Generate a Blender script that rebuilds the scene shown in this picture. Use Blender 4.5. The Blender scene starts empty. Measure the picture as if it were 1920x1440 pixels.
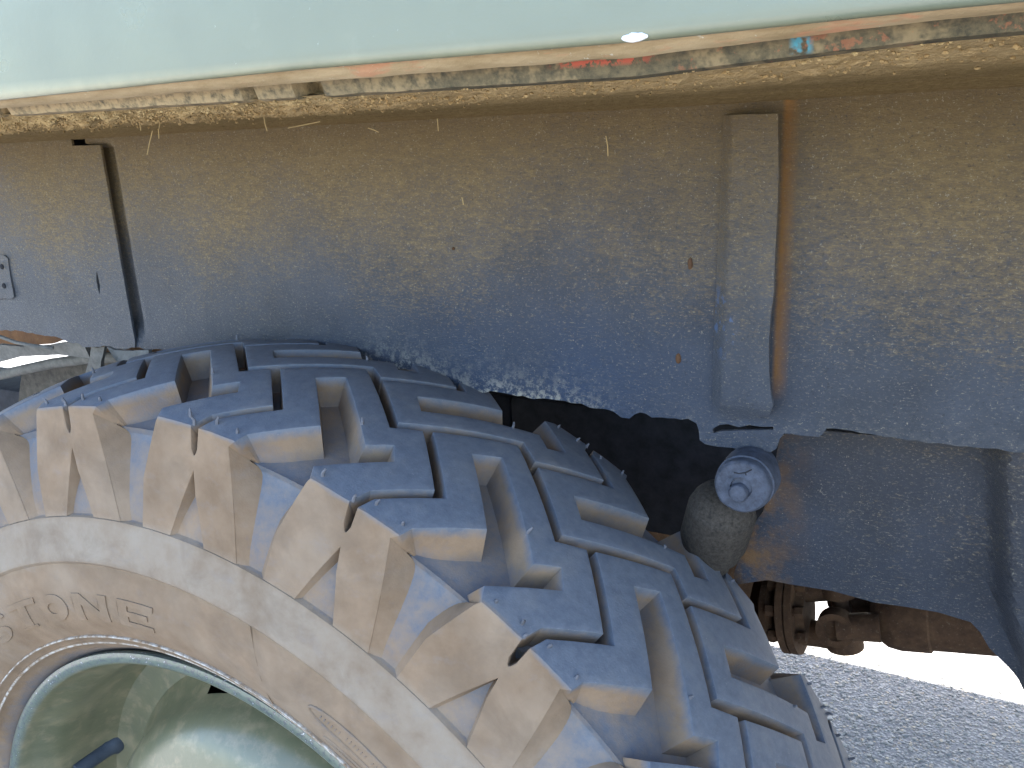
import bpy, bmesh, math, random
from mathutils import Vector, Matrix, noise
from mathutils.geometry import delaunay_2d_cdt
R_ = math.radians
random.seed(7)
S = bpy.context.scene
COL = S.collection

# ------------------------------------------------------------------ camera
# world: X along the truck, Y into the truck, Z up, origin = wheel centre (metres)
CAM = Vector((0.4052, -0.3071, 0.5324))
FPX = 1725.1
ROWS = (Vector((0.87630213, 0.48010033, -0.03997817)),
        Vector((0.10126054, -0.26468233, -0.95900447)),
        Vector((-0.47099987, 0.83632945, -0.28055691)))
cd = bpy.data.cameras.new("camera"); cam = bpy.data.objects.new("camera", cd); COL.objects.link(cam)
cd.sensor_width = 36.0; cd.lens = 36.0 * FPX / 1920.0
cd.clip_start = 0.01; cd.clip_end = 3000
m3 = Matrix((ROWS[0], -ROWS[1], -ROWS[2])).transposed()
cam.matrix_world = Matrix.Translation(CAM) @ m3.to_4x4()
S.camera = cam

# ------------------------------------------------------------------ light
SUN_EL, SUN_AZ = R_(50), R_(96)          # the sun stands behind the truck (+Y)
w = bpy.data.worlds.new("World"); S.world = w; w.use_nodes = True
nt = w.node_tree; bg = nt.nodes["Background"]
sky = nt.nodes.new("ShaderNodeTexSky"); sky.sky_type = 'NISHITA'; sky.sun_disc = False
sky.sun_elevation = SUN_EL; sky.sun_rotation = math.pi/2 - SUN_AZ
sky.air_density = 1.0; sky.dust_density = 1.6; sky.ozone_density = 1.0
nt.links.new(sky.outputs[0], bg.inputs[0]); bg.inputs[1].default_value = 0.15
sl = bpy.data.lights.new("sun", 'SUN'); sl.energy = 5.0; sl.angle = R_(0.5); sl.color = (1, .95, .87)
so = bpy.data.objects.new("sun", sl); COL.objects.link(so)
sd = Vector((math.cos(SUN_EL)*math.cos(SUN_AZ), math.cos(SUN_EL)*math.sin(SUN_AZ), math.sin(SUN_EL)))
so.rotation_euler = (-sd).to_track_quat('-Z', 'Y').to_euler()
S.view_settings.view_transform = 'Standard'; S.view_settings.look = 'None'
S.view_settings.gamma = 1.0; S.view_settings.exposure = 2.9
S.render.engine = 'CYCLES'
S.cycles.max_bounces = 8; S.cycles.diffuse_bounces = 5

# ------------------------------------------------------------------ helpers
def ray(px, py):
    d = (px-960, py-720, FPX)
    return ROWS[0]*d[0] + ROWS[1]*d[1] + ROWS[2]*d[2]
def at(px, py, Y):                       # a point of the photograph on the plane y = Y
    d = ray(px, py); return CAM + d*((Y-CAM.y)/d.y)
def xz(px, py, Y):
    p = at(px, py, Y); return (p.x, p.z)
YW, YO = .145, .172                       # planes of the inner wing and of the outrigger
def lerp(a, b, t): return a+(b-a)*t
def sm(t): t = max(0., min(1., t)); return t*t*(3-2*t)
def table(x, T):
    if x <= T[0][0]: return T[0][1]
    for (a, b), (c, d) in zip(T, T[1:]):
        if x <= c: return lerp(b, d, (x-a)/(c-a))
    return T[-1][1]
def link(name, me, mat=None, parent=None, smooth=None):
    o = bpy.data.objects.new(name, me); COL.objects.link(o)
    if mat and not me.materials: me.materials.append(mat)
    if parent: o.parent = parent
    if smooth is not None:
        me.shade_smooth(); me.set_sharp_from_angle(angle=R_(smooth))
    return o
def from_bm(name, bm, mat=None, parent=None, smooth=None):
    bmesh.ops.recalc_face_normals(bm, faces=bm.faces)
    me = bpy.data.meshes.new(name); bm.to_mesh(me); bm.free()
    return link(name, me, mat, parent, smooth)
def pydata(name, v, f, mat=None, parent=None, smooth=None):
    me = bpy.data.meshes.new(name); me.from_pydata(v, [], f); me.update()
    return link(name, me, mat, parent, smooth)
def box(bm, a, b, bevel=0):
    r = bmesh.ops.create_cube(bm, size=1)
    for v in r['verts']:
        v.co = Vector(((v.co.x+.5)*(b[0]-a[0])+a[0], (v.co.y+.5)*(b[1]-a[1])+a[1], (v.co.z+.5)*(b[2]-a[2])+a[2]))
    if bevel:
        es = list({e for v in r['verts'] for e in v.link_edges})
        bmesh.ops.bevel(bm, geom=es, offset=bevel, segments=2, affect='EDGES', profile=.5)
def lathe_axis(bm, p0, p1, prof, n=40):  # prof: (t along p0->p1 in metres, radius)
    ax = (p1-p0).normalized(); u = ax.orthogonal().normalized(); v = ax.cross(u)
    rings = []
    for t, r in prof:
        rings.append([bm.verts.new(p0+ax*t+(u*math.cos(2*math.pi*i/n)+v*math.sin(2*math.pi*i/n))*max(r, 1e-5)) for i in range(n)])
    for a, b in zip(rings, rings[1:]):
        for i in range(n): bm.faces.new((a[i], a[(i+1) % n], b[(i+1) % n], b[i]))
    return rings
def tube(bm, pts, r, n=12, caps=True):
    rings = []; prev = None
    for i, p in enumerate(pts):
        t = (pts[min(i+1, len(pts)-1)]-pts[max(i-1, 0)]).normalized()
        u = t.orthogonal().normalized() if prev is None else (prev - t*prev.dot(t)).normalized()
        prev = u; v = t.cross(u); rr = r[i] if isinstance(r, (list, tuple)) else r
        rings.append([bm.verts.new(p+(u*math.cos(2*math.pi*k/n)+v*math.sin(2*math.pi*k/n))*rr) for k in range(n)])
    for a, b in zip(rings, rings[1:]):
        for k in range(n): bm.faces.new((a[k], a[(k+1) % n], b[(k+1) % n], b[k]))
    if caps: bm.faces.new(rings[0][::-1]); bm.faces.new(rings[-1])
def inside(p, poly):
    c = False; j = len(poly)-1
    for i in range(len(poly)):
        a, b = poly[i], poly[j]
        if (a[1] > p[1]) != (b[1] > p[1]) and p[0] < (b[0]-a[0])*(p[1]-a[1])/(b[1]-a[1])+a[0]: c = not c
        j = i
    return c
def resample(poly, step):
    out = []
    for i, a in enumerate(poly):
        b = poly[(i+1) % len(poly)]; L = math.dist(a, b); n = max(1, round(L/step))
        for k in range(n): out.append((lerp(a[0], b[0], k/n), lerp(a[1], b[1], k/n)))
    return out
def fill(poly, step, holes=()):          # triangulated polygon with inner points; returns pts, tris, loops
    loops = [list(poly)]+[list(h) for h in holes]
    pts = []; edges = []; idx = []
    for lp in loops:
        s = len(pts); pts += lp; ids = list(range(s, s+len(lp))); idx.append(ids)
        edges += [(ids[i], ids[(i+1) % len(ids)]) for i in range(len(ids))]
    nb = len(pts); B = list(pts)
    xs = [p[0] for p in poly]; ys = [p[1] for p in poly]
    cell = {}
    for p in B: cell.setdefault((int(p[0]//step), int(p[1]//step)), []).append(p)
    y = min(ys); row = 0
    while y < max(ys):
        x = min(xs)+(step/2 if row % 2 else 0)
        while x < max(xs):
            q = (x, y)
            if inside(q, poly) and not any(inside(q, h) for h in holes):
                ci, cj = int(x//step), int(y//step)
                if all(math.dist(q, p) > step*.45 for i in (-1, 0, 1) for j in (-1, 0, 1) for p in cell.get((ci+i, cj+j), ())):
                    pts.append(q)
            x += step
        y += step*.87; row += 1
    vs, es, fs, ov, oe, of = delaunay_2d_cdt([Vector(p) for p in pts], edges, [], 0, 1e-7)
    mp = {}
    for n_, o_ in enumerate(ov):
        for q in o_: mp[q] = n_
    tris = []
    for f in fs:
        c = (sum(vs[i].x for i in f)/len(f), sum(vs[i].y for i in f)/len(f))
        if inside(c, poly) and not any(inside(c, h) for h in holes): tris.append(tuple(f))
    return [tuple(v) for v in vs], tris, [[mp[i] for i in ids] for ids in idx]
def sheet(name, poly, step, fn, thick, mat, parent, holes=(), smooth=35, hem=None):
    """plate in the x-z plane: fn(x, z) -> y of its front; thickness runs inwards (+y)"""
    P, T, L = fill(poly, step, holes)
    n = len(P)
    v = [(x, fn(x, z), z) for x, z in P]+[(x, fn(x, z)+thick, z) for x, z in P]
    f = [t for t in T]+[tuple(i+n for i in reversed(t)) for t in T]
    for lp in L:
        for i, a in enumerate(lp):
            b = lp[(i+1) % len(lp)]; f.append((a, b, b+n, a+n))
    me = bpy.data.meshes.new(name); me.from_pydata(v, [], f)
    if hem:
        A = me.attributes.new('hem', 'FLOAT', 'POINT')
        for k, p in enumerate(v): A.data[k].value = math.exp(-max(0, p[2]-table(p[0], hem))/.008)
    bm = bmesh.new(); bm.from_mesh(me); bmesh.ops.recalc_face_normals(bm, faces=bm.faces); bm.to_mesh(me); bm.free()
    return link(name, me, mat, parent, smooth)

# ------------------------------------------------------------------ materials
class N:
    def __init__(s, name, rough=.8, spec=.3):
        s.m = bpy.data.materials.new(name); s.m.use_nodes = True; s.t = s.m.node_tree
        s.b = s.t.nodes["Principled BSDF"]; s.b.inputs['Roughness'].default_value = rough
        s.b.inputs['Specular IOR Level'].default_value = spec
        s.pos = s.t.nodes.new("ShaderNodeNewGeometry").outputs['Position']
    def map(s, scale=(1, 1, 1), rot=(0, 0, 0), src=None):
        n = s.t.nodes.new("ShaderNodeMapping"); n.inputs['Scale'].default_value = scale; n.inputs['Rotation'].default_value = rot
        s.t.links.new(src or s.pos, n.inputs[0]); return n.outputs[0]
    def noise(s, scale, detail=4, rough=.6, vec=None, dist=0, col=False):
        n = s.t.nodes.new("ShaderNodeTexNoise"); n.inputs['Scale'].default_value = scale
        n.inputs['Detail'].default_value = detail; n.inputs['Roughness'].default_value = rough; n.inputs['Distortion'].default_value = dist
        s.t.links.new(vec or s.pos, n.inputs['Vector']); return n.outputs['Color' if col else 'Fac']
    def vor(s, scale, vec=None, feat='F1', out='Distance'):
        n = s.t.nodes.new("ShaderNodeTexVoronoi"); n.feature = feat; n.inputs['Scale'].default_value = scale
        s.t.links.new(vec or s.pos, n.inputs['Vector']); return n.outputs[out]
    def put(s, sock, v):
        if hasattr(v, 'is_linked'): s.t.links.new(v, sock)
        else: sock.default_value = v
    def mr(s, v, a, b, c=0., d=1.):
        n = s.t.nodes.new("ShaderNodeMapRange"); s.put(n.inputs[0], v)
        for i, q in enumerate((a, b, c, d)): n.inputs[i+1].default_value = q
        return n.outputs[0]
    def math(s, op, a, b=0., c=0.):
        n = s.t.nodes.new("ShaderNodeMath"); n.operation = op; s.put(n.inputs[0], a); s.put(n.inputs[1], b); s.put(n.inputs[2], c)
        return n.outputs[0]
    def mul(s, *a):
        r = a[0]
        for b in a[1:]: r = s.math('MULTIPLY', r, b)
        return r
    def mix(s, f, a, b):
        n = s.t.nodes.new("ShaderNodeMix"); n.data_type = 'RGBA'; n.clamp_factor = True
        s.put(n.inputs[0], f); s.put(n.inputs[6], (*a, 1) if isinstance(a, tuple) else a); s.put(n.inputs[7], (*b, 1) if isinstance(b, tuple) else b)
        return n.outputs[2]
    def attr(s, name):
        n = s.t.nodes.new("ShaderNodeAttribute"); n.attribute_name = name; return n.outputs['Fac']
    def xyz(s):
        n = s.t.nodes.new("ShaderNodeSeparateXYZ"); s.t.links.new(s.pos, n.inputs[0]); return n.outputs
    def win(s, v, a, b, f):               # soft window a..b on a coordinate
        return s.mul(s.mr(v, a-f, a+f), s.mr(v, b-f, b+f, 1, 0))
    def color(s, c): s.put(s.b.inputs['Base Color'], (*c, 1) if isinstance(c, tuple) else c)
    def rough(s, r): s.put(s.b.inputs['Roughness'], r)
    def bump(s, h, dist, strength=1.):
        n = s.t.nodes.new("ShaderNodeBump"); n.inputs['Distance'].default_value = dist; n.inputs['Strength'].default_value = strength
        s.put(n.inputs['Height'], h)
        if s.b.inputs['Normal'].is_linked:
            s.t.links.new(s.b.inputs['Normal'].links[0].from_socket, n.inputs['Normal'])
        s.t.links.new(n.outputs[0], s.b.inputs['Normal'])

def mat_tyre():
    s = N("tyre_rubber", .62, .35)
    mud = s.attr('mud')
    n1 = s.noise(38, 6, .65); n2 = s.noise(210, 5, .7); n3 = s.noise(900, 3, .6); n0 = s.noise(11, 4, .6)
    rub = s.mix(s.mr(n2, .35, .7), (.082, .093, .114), (.115, .127, .148))
    rub = s.mix(s.mul(s.mr(n1, .5, .75), .5), rub, (.165, .16, .155))
    speck = s.mr(n3, .68, .74)
    rub = s.mix(s.mul(speck, .45), rub, (.3, .29, .27))
    tan = s.mix(s.mr(n1, .3, .7), (.138, .089, .052), (.215, .146, .092))
    gg = s.xyz(); rad = s.math('SQRT', s.math('ADD', s.math('MULTIPLY', gg[0], gg[0]), s.math('MULTIPLY', gg[2], gg[2])))
    pale_ = s.math('MAXIMUM', s.mul(s.mr(n0, .45, .7), .45), s.mul(s.win(rad, .300, .328, .004), s.mr(n1, .3, .65, .3, .9)))
    tan = s.mix(pale_, tan, (.225, .185, .142))
    tan = s.mix(s.mul(s.mr(s.noise(60, 5, .7, s.map((1, 1, 1.7))), .55, .75), .35), tan, (.17, .15, .14))
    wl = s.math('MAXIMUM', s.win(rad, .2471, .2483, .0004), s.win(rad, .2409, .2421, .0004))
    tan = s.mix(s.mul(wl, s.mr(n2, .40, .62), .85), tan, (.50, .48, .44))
    tan = s.mix(s.mul(s.mr(s.noise(20, 6, .7, None, .6), .50, .66), .5), tan, (.120, .084, .055))
    f = s.math('ADD', mud, s.math('MULTIPLY', s.math('SUBTRACT', s.math('ADD', s.mul(n1, .6), s.mul(n2, .4)), .5), 1.1))
    f = s.mr(f, .30, .72)
    f = s.mul(f, s.mr(mud, 0.02, .25))
    s.color(s.mix(f, rub, tan))
    s.rough(s.mr(f, 0, 1, .6, .92))
    s.bump(s.math('ADD', s.mul(n2, .6), s.mul(n3, .5)), .0006, .55)
    s.bump(n1, .002, .25)
    return s.m
def mat_wing(name, base=(.038, .043, .054), dust=1.0, z0=.40, z1=.53):
    """bitumen coated sheet steel with spattered dust"""
    s = N(name, .7, .4)
    x, y, z = s.xyz()
    st = s.map((1, 1, 2.6), (0, R_(-7), 0))
    a = s.noise(420, 6, .78, st); b = s.noise(150, 6, .75, st); c = s.noise(9, 4, .6); d = s.noise(1300, 2, .6)
    zz = s.mr(z, z0, z1); g = s.noise(720, 3, .65)
    amt = s.math('ADD', s.mul(s.math('POWER', zz, .8), .32*dust), s.mul(s.math('SUBTRACT', c, .5), .34))
    f = s.mr(s.math('ADD', s.math('ADD', s.mul(a, .62), s.mul(b, .38)), amt), .60, .82)
    col = s.mix(s.mr(s.noise(25, 4), .35, .7), base, tuple(q*1.45 for q in base))
    bl = s.mul(s.mr(z, .385, .455, 1, 0), s.win(x, .05, .27, .07), s.mr(s.noise(14, 5), .3, .6, .5, 1))  # navy lower centre: blue paint, with blue sky light put into the colour
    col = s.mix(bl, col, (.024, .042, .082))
    brown = s.mix(s.mr(b, .35, .65), (.150, .098, .036), (.255, .180, .082))
    col = s.mix(s.mul(f, .85), col, brown)
    col = s.mix(s.mul(zz, zz, .72), col, (.098, .061, .020))
    col = s.mix(s.mul(s.mr(a, .56, .70), s.mr(c, .3, .6, .35, .9)), col, (.24, .215, .165))
    col = s.mix(s.mul(s.mr(g, .635, .69), .6), col, (.27, .235, .175))
    col = s.mix(s.mul(s.mr(g, .38, .33), .5), col, (.022, .022, .026))
    sp = s.mr(s.vor(420), .10, .05)
    col = s.mix(s.mul(sp, s.mr(s.noise(160, 2), .50, .60), .85), col, (.42, .36, .24))
    hem = s.attr('hem'); cr = s.noise(260, 5, .75)
    col = s.mix(s.mul(hem, s.mr(cr, .47, .58), s.mr(x, .02, .06), s.mr(x, .17, .22, 1, .08)), col, (.36, .33, .27))
    s.color(col); s.rough(s.mr(f, 0, 1, .5, .9))
    s.bump(s.math('ADD', a, s.mul(g, .5)), .0016, .85); s.bump(b, .003, .45)
    return s, col
def mat_mud():
    s = N("dried_mud", .95, .1)
    x, y, z = s.xyz()
    st = s.map((1, 1.6, 2))
    a = s.noise(300, 6, .7, st); b = s.noise(45, 5, .65, s.map((.5, 1.5, 1))); c = s.noise(900, 3, .6)
    col = s.mix(s.mr(a, .35, .65), (.33, .215, .090), (.53, .375, .185))
    col = s.mix(s.mul(s.mr(b, .52, .68), .7), col, (.22, .15, .07))
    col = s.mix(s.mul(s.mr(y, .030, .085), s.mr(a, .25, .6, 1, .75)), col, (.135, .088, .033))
    s.color(col); s.bump(s.math('ADD', a, s.mul(c, .5)), .002, .9); s.bump(b, .003, .4)
    return s.m
def mat_paint():
    s = N("green_paint", .30, .75)
    n = s.noise(5, 4); f = s.noise(260, 4, .7); k = s.noise(40, 5, .7)
    col = s.mix(s.mr(n, .3, .7), (.105, .118, .076), (.120, .130, .084))
    col = s.mix(s.mul(s.mr(k, .6, .8), .12), col, (.30, .29, .22))
    col = s.mix(s.mul(s.mr(f, .70, .78), .6), col, (.55, .56, .5))
    zz = s.xyz()[2]; col = s.mix(s.mul(s.mr(zz, .5515, .5560, 1, 0), s.mr(k, .3, .6, .3, .7)), col, (.27, .25, .15))
    s.color(col); s.rough(s.mr(s.noise(30, 4), .3, .7, .26, .40))
    s.bump(f, .0004, .25)
    return s.m
def mat_rim():
    s = N("rim_paint", .30, .7)
    n = s.noise(16, 5, .65); k = s.noise(70, 5, .7); f = s.noise(420, 3, .7)
    col = s.mix(s.mr(n, .35, .65), (.105, .108, .062), (.138, .131, .076))
    col = s.mix(s.mul(s.mr(k, .50, .66), .6), col, (.25, .20, .125))
    col = s.mix(s.mul(s.mr(s.noise(7, 6, .6, None, 1.5), .48, .62), .55), col, (.23, .20, .12))
    col = s.mix(s.mul(s.mr(s.noise(45, 6, .75, s.map((1, .3, 1))), .55, .7), .45), col, (.10, .11, .08))
    col = s.mix(s.mul(s.attr('chip'), .8), col, (.075, .105, .085))
    ch = s.mul(s.attr('chip'), s.mr(s.noise(420, 5, .75), .50, .56))
    col = s.mix(ch, col, (.045, .05, .055))
    col = s.mix(s.mul(s.attr('chip'), s.mr(f, .64, .70)), col, (.5, .52, .5))
    s.color(col); s.bump(k, .001, .3)
    return s.m
def mat_lip():
    s = N("lip_edge", .8, .3)
    x, y, z = s.xyz()
    st = s.map((.35, 1, 2)); a = s.noise(90, 5, .7, st); b = s.noise(300, 4, .7)
    col = s.mix(s.mr(a, .35, .65), (.24, .165, .082), (.36, .265, .15))
    red = s.mul(s.mr(s.noise(55, 4, .7, st), .56, .62), s.mr(x, .10, .2))
    col = s.mix(s.mul(red, .6), col, (.42, .17, .09))
    col = s.mix(s.mr(b, .66, .72), col, (.5, .46, .36))
    s.color(col); s.bump(b, .001, .5); return s.m
TQ = (xz(1484, 72, -.012)[0], xz(1520, 70, -.012)[0])
def mat_flange():
    s = N("flange_steel", .75, .35)
    x, y, z = s.xyz()
    a = s.noise(240, 5, .7); b = s.noise(60, 4, .7)
    col = s.mix(s.mr(a, .35, .65), (.045, .038, .021), (.105, .082, .042))
    col = s.mix(s.mul(s.mr(b, .52, .62), .6), col, (.24, .17, .085))
    zt = s.mr(z, .5462, .5476)
    col = s.mix(s.mul(s.mr(x, .06, .22, 1, .12), s.mr(a, .3, .55)), col, (.30, .215, .11))
    red = s.mul(s.mr(s.noise(170, 4, .75), .47, .52), s.win(x, .262, .294, .005), zt)
    col = s.mix(red, col, (.36, .075, .04))
    tq = s.mul(s.mr(s.noise(120, 3, .7), .36, .42), s.win(x, TQ[0], TQ[1], .0010), s.mr(z, .546, .5475))
    col = s.mix(tq, col, (.06, .22, .27))
    r2 = s.mul(s.mr(s.noise(130, 4, .7), .58, .63), s.win(x, .30, .41, .01), .5)
    col = s.mix(r2, col, (.30, .10, .045))
    s.color(col); s.bump(a, .0015, .6); return s.m
def mat_rust(name, a=(.050, .025, .013), b=(.095, .050, .025)):
    s = N(name, .85, .25)
    n = s.noise(60, 6, .7); k = s.noise(300, 4, .7)
    col = s.mix(s.mr(n, .35, .65), a, b)
    col = s.mix(s.mul(s.mr(k, .6, .7), .5), col, (.20, .15, .10))
    s.color(col); s.bump(k, .001, .6); return s.m
def mat_plain(name, c, rough=.8, var=.3, sc=80, bump=.001):
    s = N(name, rough, .3)
    n = s.noise(sc, 5, .7)
    s.color(s.mix(s.mr(n, .3, .7), tuple(q*(1-var) for q in c), tuple(q*(1+var) for q in c)))
    if bump: s.bump(n, bump, .6)
    return s.m
def mat_ground():
    s = N("asphalt", .9, .2)
    v = s.vor(210, None, 'F1', 'Color'); dd = s.vor(210); n = s.noise(500, 4, .7); big = s.noise(6, 5)
    sep = s.t.nodes.new("ShaderNodeSeparateColor"); s.t.links.new(v, sep.inputs[0])
    col = s.mix(s.mr(sep.outputs[0], .2, 1), (.25, .25, .25), (.40, .39, .37))
    col = s.mix(s.mul(s.mr(sep.outputs[1], .86, .9)), col, (.40, .35, .28))
    col = s.mix(s.mr(dd, .45, .75), col, (.22, .22, .222))
    col = s.mix(s.mul(s.mr(big, .4, .7), .35), col, (.26, .25, .235))
    col = s.mix(s.mr(n, .66, .72), col, (.36, .35, .33))
    s.color(col); s.bump(s.mr(dd, 0, .7, 1, 0), .003, .7); s.bump(n, .001, .5)
    return s.m
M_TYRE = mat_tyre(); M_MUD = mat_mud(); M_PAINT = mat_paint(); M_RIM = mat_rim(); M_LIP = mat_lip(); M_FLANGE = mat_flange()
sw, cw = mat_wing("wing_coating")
BRX = xz(1463, 400, YW)[0]; BFX = (xz(1338, 600, YW)[0], xz(1388, 600, YW)[0]); BFZ = (xz(1360, 650, YW)[1], xz(1360, 545, YW)[1]); OLX = xz(1400, 1000, YO)[0]
# rust bleeding from the brace edge and blue overspray on the brace
xx, yy, zz = sw.xyz()
rf = sw.mul(sw.mr(xx, BRX-.0012, BRX+.0008), sw.mr(xx, BRX+.001, BRX+.0075, 1, 0), sw.mr(zz, .388, .40), sw.mr(sw.noise(140, 5, .7), .3, .6, .6, 1))
cw = sw.mix(sw.mul(rf, .9), cw, (.23, .100, .018)); sw.color(cw)
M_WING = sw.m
sb, cb = mat_wing("brace_coating", (.046, .050, .058), .95)
xx, yy, zz = sb.xyz()
bf = sb.mul(sb.mr(sb.noise(130, 4, .7), .54, .6), sb.win(xx, BFX[0], BFX[1], .002), sb.win(zz, BFZ[0], BFZ[1], .006))
cb = sb.mix(sb.mul(bf, .7), cb, (.06, .12, .25)); sb.color(cb)
M_BRACE = sb.m
sl_, cl_ = mat_wing("outrigger_coating", (.026, .030, .040), .5, .22, .56)
xx, yy, zz = sl_.xyz()
rl = sl_.mul(sl_.mr(xx, OLX+.006, OLX+.036, 1, 0), sl_.mr(sl_.noise(60, 5, .7), .42, .6), .8)
sl_.color(sl_.mix(rl, cl_, (.17, .085, .025)))
M_OUT = sl_.m
M_RUST = mat_rust("propshaft_rust"); M_DARK = mat_plain("grimy_steel", (.017, .0175, .022), .85, .5)
M_GREY = mat_plain("dusty_steel", (.105, .10, .09), .75, .35, 140)
M_BUSH = mat_plain("bush_rubber", (.045, .052, .071), .7, .45, 220)
M_GUS = mat_rust('gusset_rust', (.075, .034, .014), (.13, .06, .022)); M_DUST = mat_plain('dusty_bracket', (.06, .052, .042), .9, .5, 120)
M_BLACK = mat_plain("black_rubber", (.05, .06, .075), .5, .2)
M_CHIP = mat_plain("bare_primer", (.7, .68, .66), .6, .1)
M_WEED = mat_plain("dry_grass", (.36, .26, .12), .9, .2)
M_SPEW = mat_plain("rubber_nibs", (.10, .10, .11), .7, .3)
M_GROUND = mat_ground()
M_STONE = N("pale_chippings", .85, .3)
_i = M_STONE.t.nodes.new("ShaderNodeNewGeometry").outputs['Random Per Island']
_c = M_STONE.mix(M_STONE.mr(_i, 0, 1), (.24, .24, .235), (.44, .42, .38))
_c = M_STONE.mix(M_STONE.mr(_i, .90, .92), _c, (.46, .40, .31)); M_STONE.color(_c); M_STONE.bump(M_STONE.noise(500), .001, .4)
M_STONE = M_STONE.m

# ------------------------------------------------------------------ ground
GZ = -.376
def flat(name, x0, x1, y0, y1, z, mat):
    return pydata(name, [(x0, y0, z), (x1, y0, z), (x1, y1, z), (x0, y1, z)], [(0, 1, 2, 3)], mat)
g = flat("ground", -600, 600, -600, 600, GZ, M_GROUND); g['kind'] = 'structure'; g['label'] = 'grey asphalt yard strewn with fine pale chippings under the truck'
# chippings pressed into the asphalt where the picture shows it close
def chippings():
    rnd = random.Random(3); bm0 = bmesh.new(); bmesh.ops.create_icosphere(bm0, subdivisions=1, radius=1)
    base = [v.co.copy() for v in bm0.verts]; fc = [[v.index for v in f.verts] for f in bm0.faces]; bm0.free()
    V = []; F = []
    for _ in range(9500):
        x = rnd.uniform(0, .80); y = rnd.uniform(.72, 1.16)
        r = rnd.choice((.0009, .0010, .0012, .0014, .0017, .0020, .0025, .0032))*rnd.uniform(.8, 1.15)
        sx, sy, sz = r*rnd.uniform(.8, 1.5), r*rnd.uniform(.8, 1.3), r*rnd.uniform(.4, .7); a = rnd.uniform(0, 6.28)
        ca, sa = math.cos(a), math.sin(a); s = len(V)
        for c in base:
            k = 1+.22*rnd.uniform(-1, 1); px, py, pz = c.x*sx*k, c.y*sy*k, c.z*sz*k
            V.append((x+px*ca-py*sa, y+px*sa+py*ca, GZ+sz*.25+pz))
        F += [[i+s for i in f] for f in fc]
    o = pydata("chippings", V, F, M_STONE, None, 40); o['kind'] = 'stuff'; o['label'] = 'loose pale stone chippings scattered over the grey asphalt'; o['category'] = 'gravel'
chippings()

# ------------------------------------------------------------------ the truck
truck = bpy.data.objects.new("truck", None); COL.objects.link(truck); truck.location = (0, 0, 0)
truck['label'] = 'old green truck seen close at its muddy rear wheel and wheel arch'; truck['category'] = 'truck'

# ---- tyre
PITCH = 15.0; NB = 24; TH0 = 69.45; YC = .0825; HW = .0825; CR = .012; RS = .39; UM = .395*math.pi/180
def crown(y): return RS+CR*(1-((y-YC)/HW)**2)
def outer(s):                            # profile: s >= 0 over the tread, s < 0 down the outer wall -> (r, y)
    if s >= 0: return crown(s), s
    return RS+s, -.0084*(-s/.063)
def depth(s):
    if s >= 0: return .0165
    return lerp(.0165, .0028, sm(-s/.062)**.8)
def base(s, extra=0.):
    r, y = outer(s); psi = sm((.024-s)/.058)*math.pi/2; d = depth(s)+extra
    return r-d*math.cos(psi), y+d*math.sin(psi)
H = .0026  # half the width of a narrow groove
# (theta, s, groove inset of the edge that starts here, draft of that edge, kind)
BLK = [
 (0, .0695, H, .0008), (-5.05, .033, H, .0008), (-1.7, .010, H, .0008), (-1.3, 0, H, .0006), (-1.38, -.0115, H*.6, .0005), (-1.40, -.0146, 0, .0003), (-1.402, -.0152, 0, -1), (-1.45, -.0235, 0, .0035),
 (-.55, -.038, 0, .0035), (1.0, -.0625, 0, -1), (4.7, -.0625, 0, .006), (4.4, -.035, 0, .006), (2.83, -.003, 0, .005), (2.6, 0, 0, .005), (3.2, .007, 0, .004), (-.75, .0345, 0, .0032),
 (.4, .0445, 0, .003), (1.9, .0345, 0, .0042), (9.3, .083, 0, .004), (10.95, .0705, 0, .0035), (5.8, .0325, 0, .005), (9.45, .007, 0, .006), (9.65, 0, 0, .008),
 (10.2, -.004, 0, .011), (7.8, -.0625, 0, -1), (11.8, -.0625, 0, .003), (13.2, -.036, 0, .003), (13.55, -.0235, 0, -1), (13.598, -.0152, 0, .0003), (13.60, -.0146, H*.6, .0005), (13.62, -.0115, H, .0006), (13.7, 0, H, .0008), (13.3, .010, H, .0008),
 (9.95, .033, H, .0008), (15, .0695, H, .0008), (9.45, .1065, H, .0008), (1.95, .0585, H, .0008)]
def offset_poly(pts, ds):                # inward (ds > 0) offset of a closed polygon, one distance per edge
    n = len(pts); A = sum(pts[i][0]*pts[(i+1) % n][1]-pts[(i+1) % n][0]*pts[i][1] for i in range(n)); sg = 1 if A > 0 else -1
    out = []
    for i in range(n):
        p0, p, p1 = pts[i-1], pts[i], pts[(i+1) % n]; d0, d1 = ds[i-1], ds[i]
        e0 = Vector((p[0]-p0[0], p[1]-p0[1])).normalized(); e1 = Vector((p1[0]-p[0], p1[1]-p[1])).normalized()
        n0 = Vector((-e0.y, e0.x))*sg; n1 = Vector((-e1.y, e1.x))*sg; c = e0.x*e1.y-e0.y*e1.x; P = Vector(p)
        if abs(c) < .12: q = P+(n0*d0+n1*d1)*.5
        else:
            t = ((n1*d1-n0*d0).dot(n1))/(e0.dot(n1)) if abs(e0.dot(n1)) > 1e-6 else 0
            q = P+n0*d0+e0*t
            lim = 2.2*max(abs(d0), abs(d1), 1e-9); v = q-P
            if v.length > lim: q = P+v*(lim/v.length)
        out.append((q.x, q.y))
    return out
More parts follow.
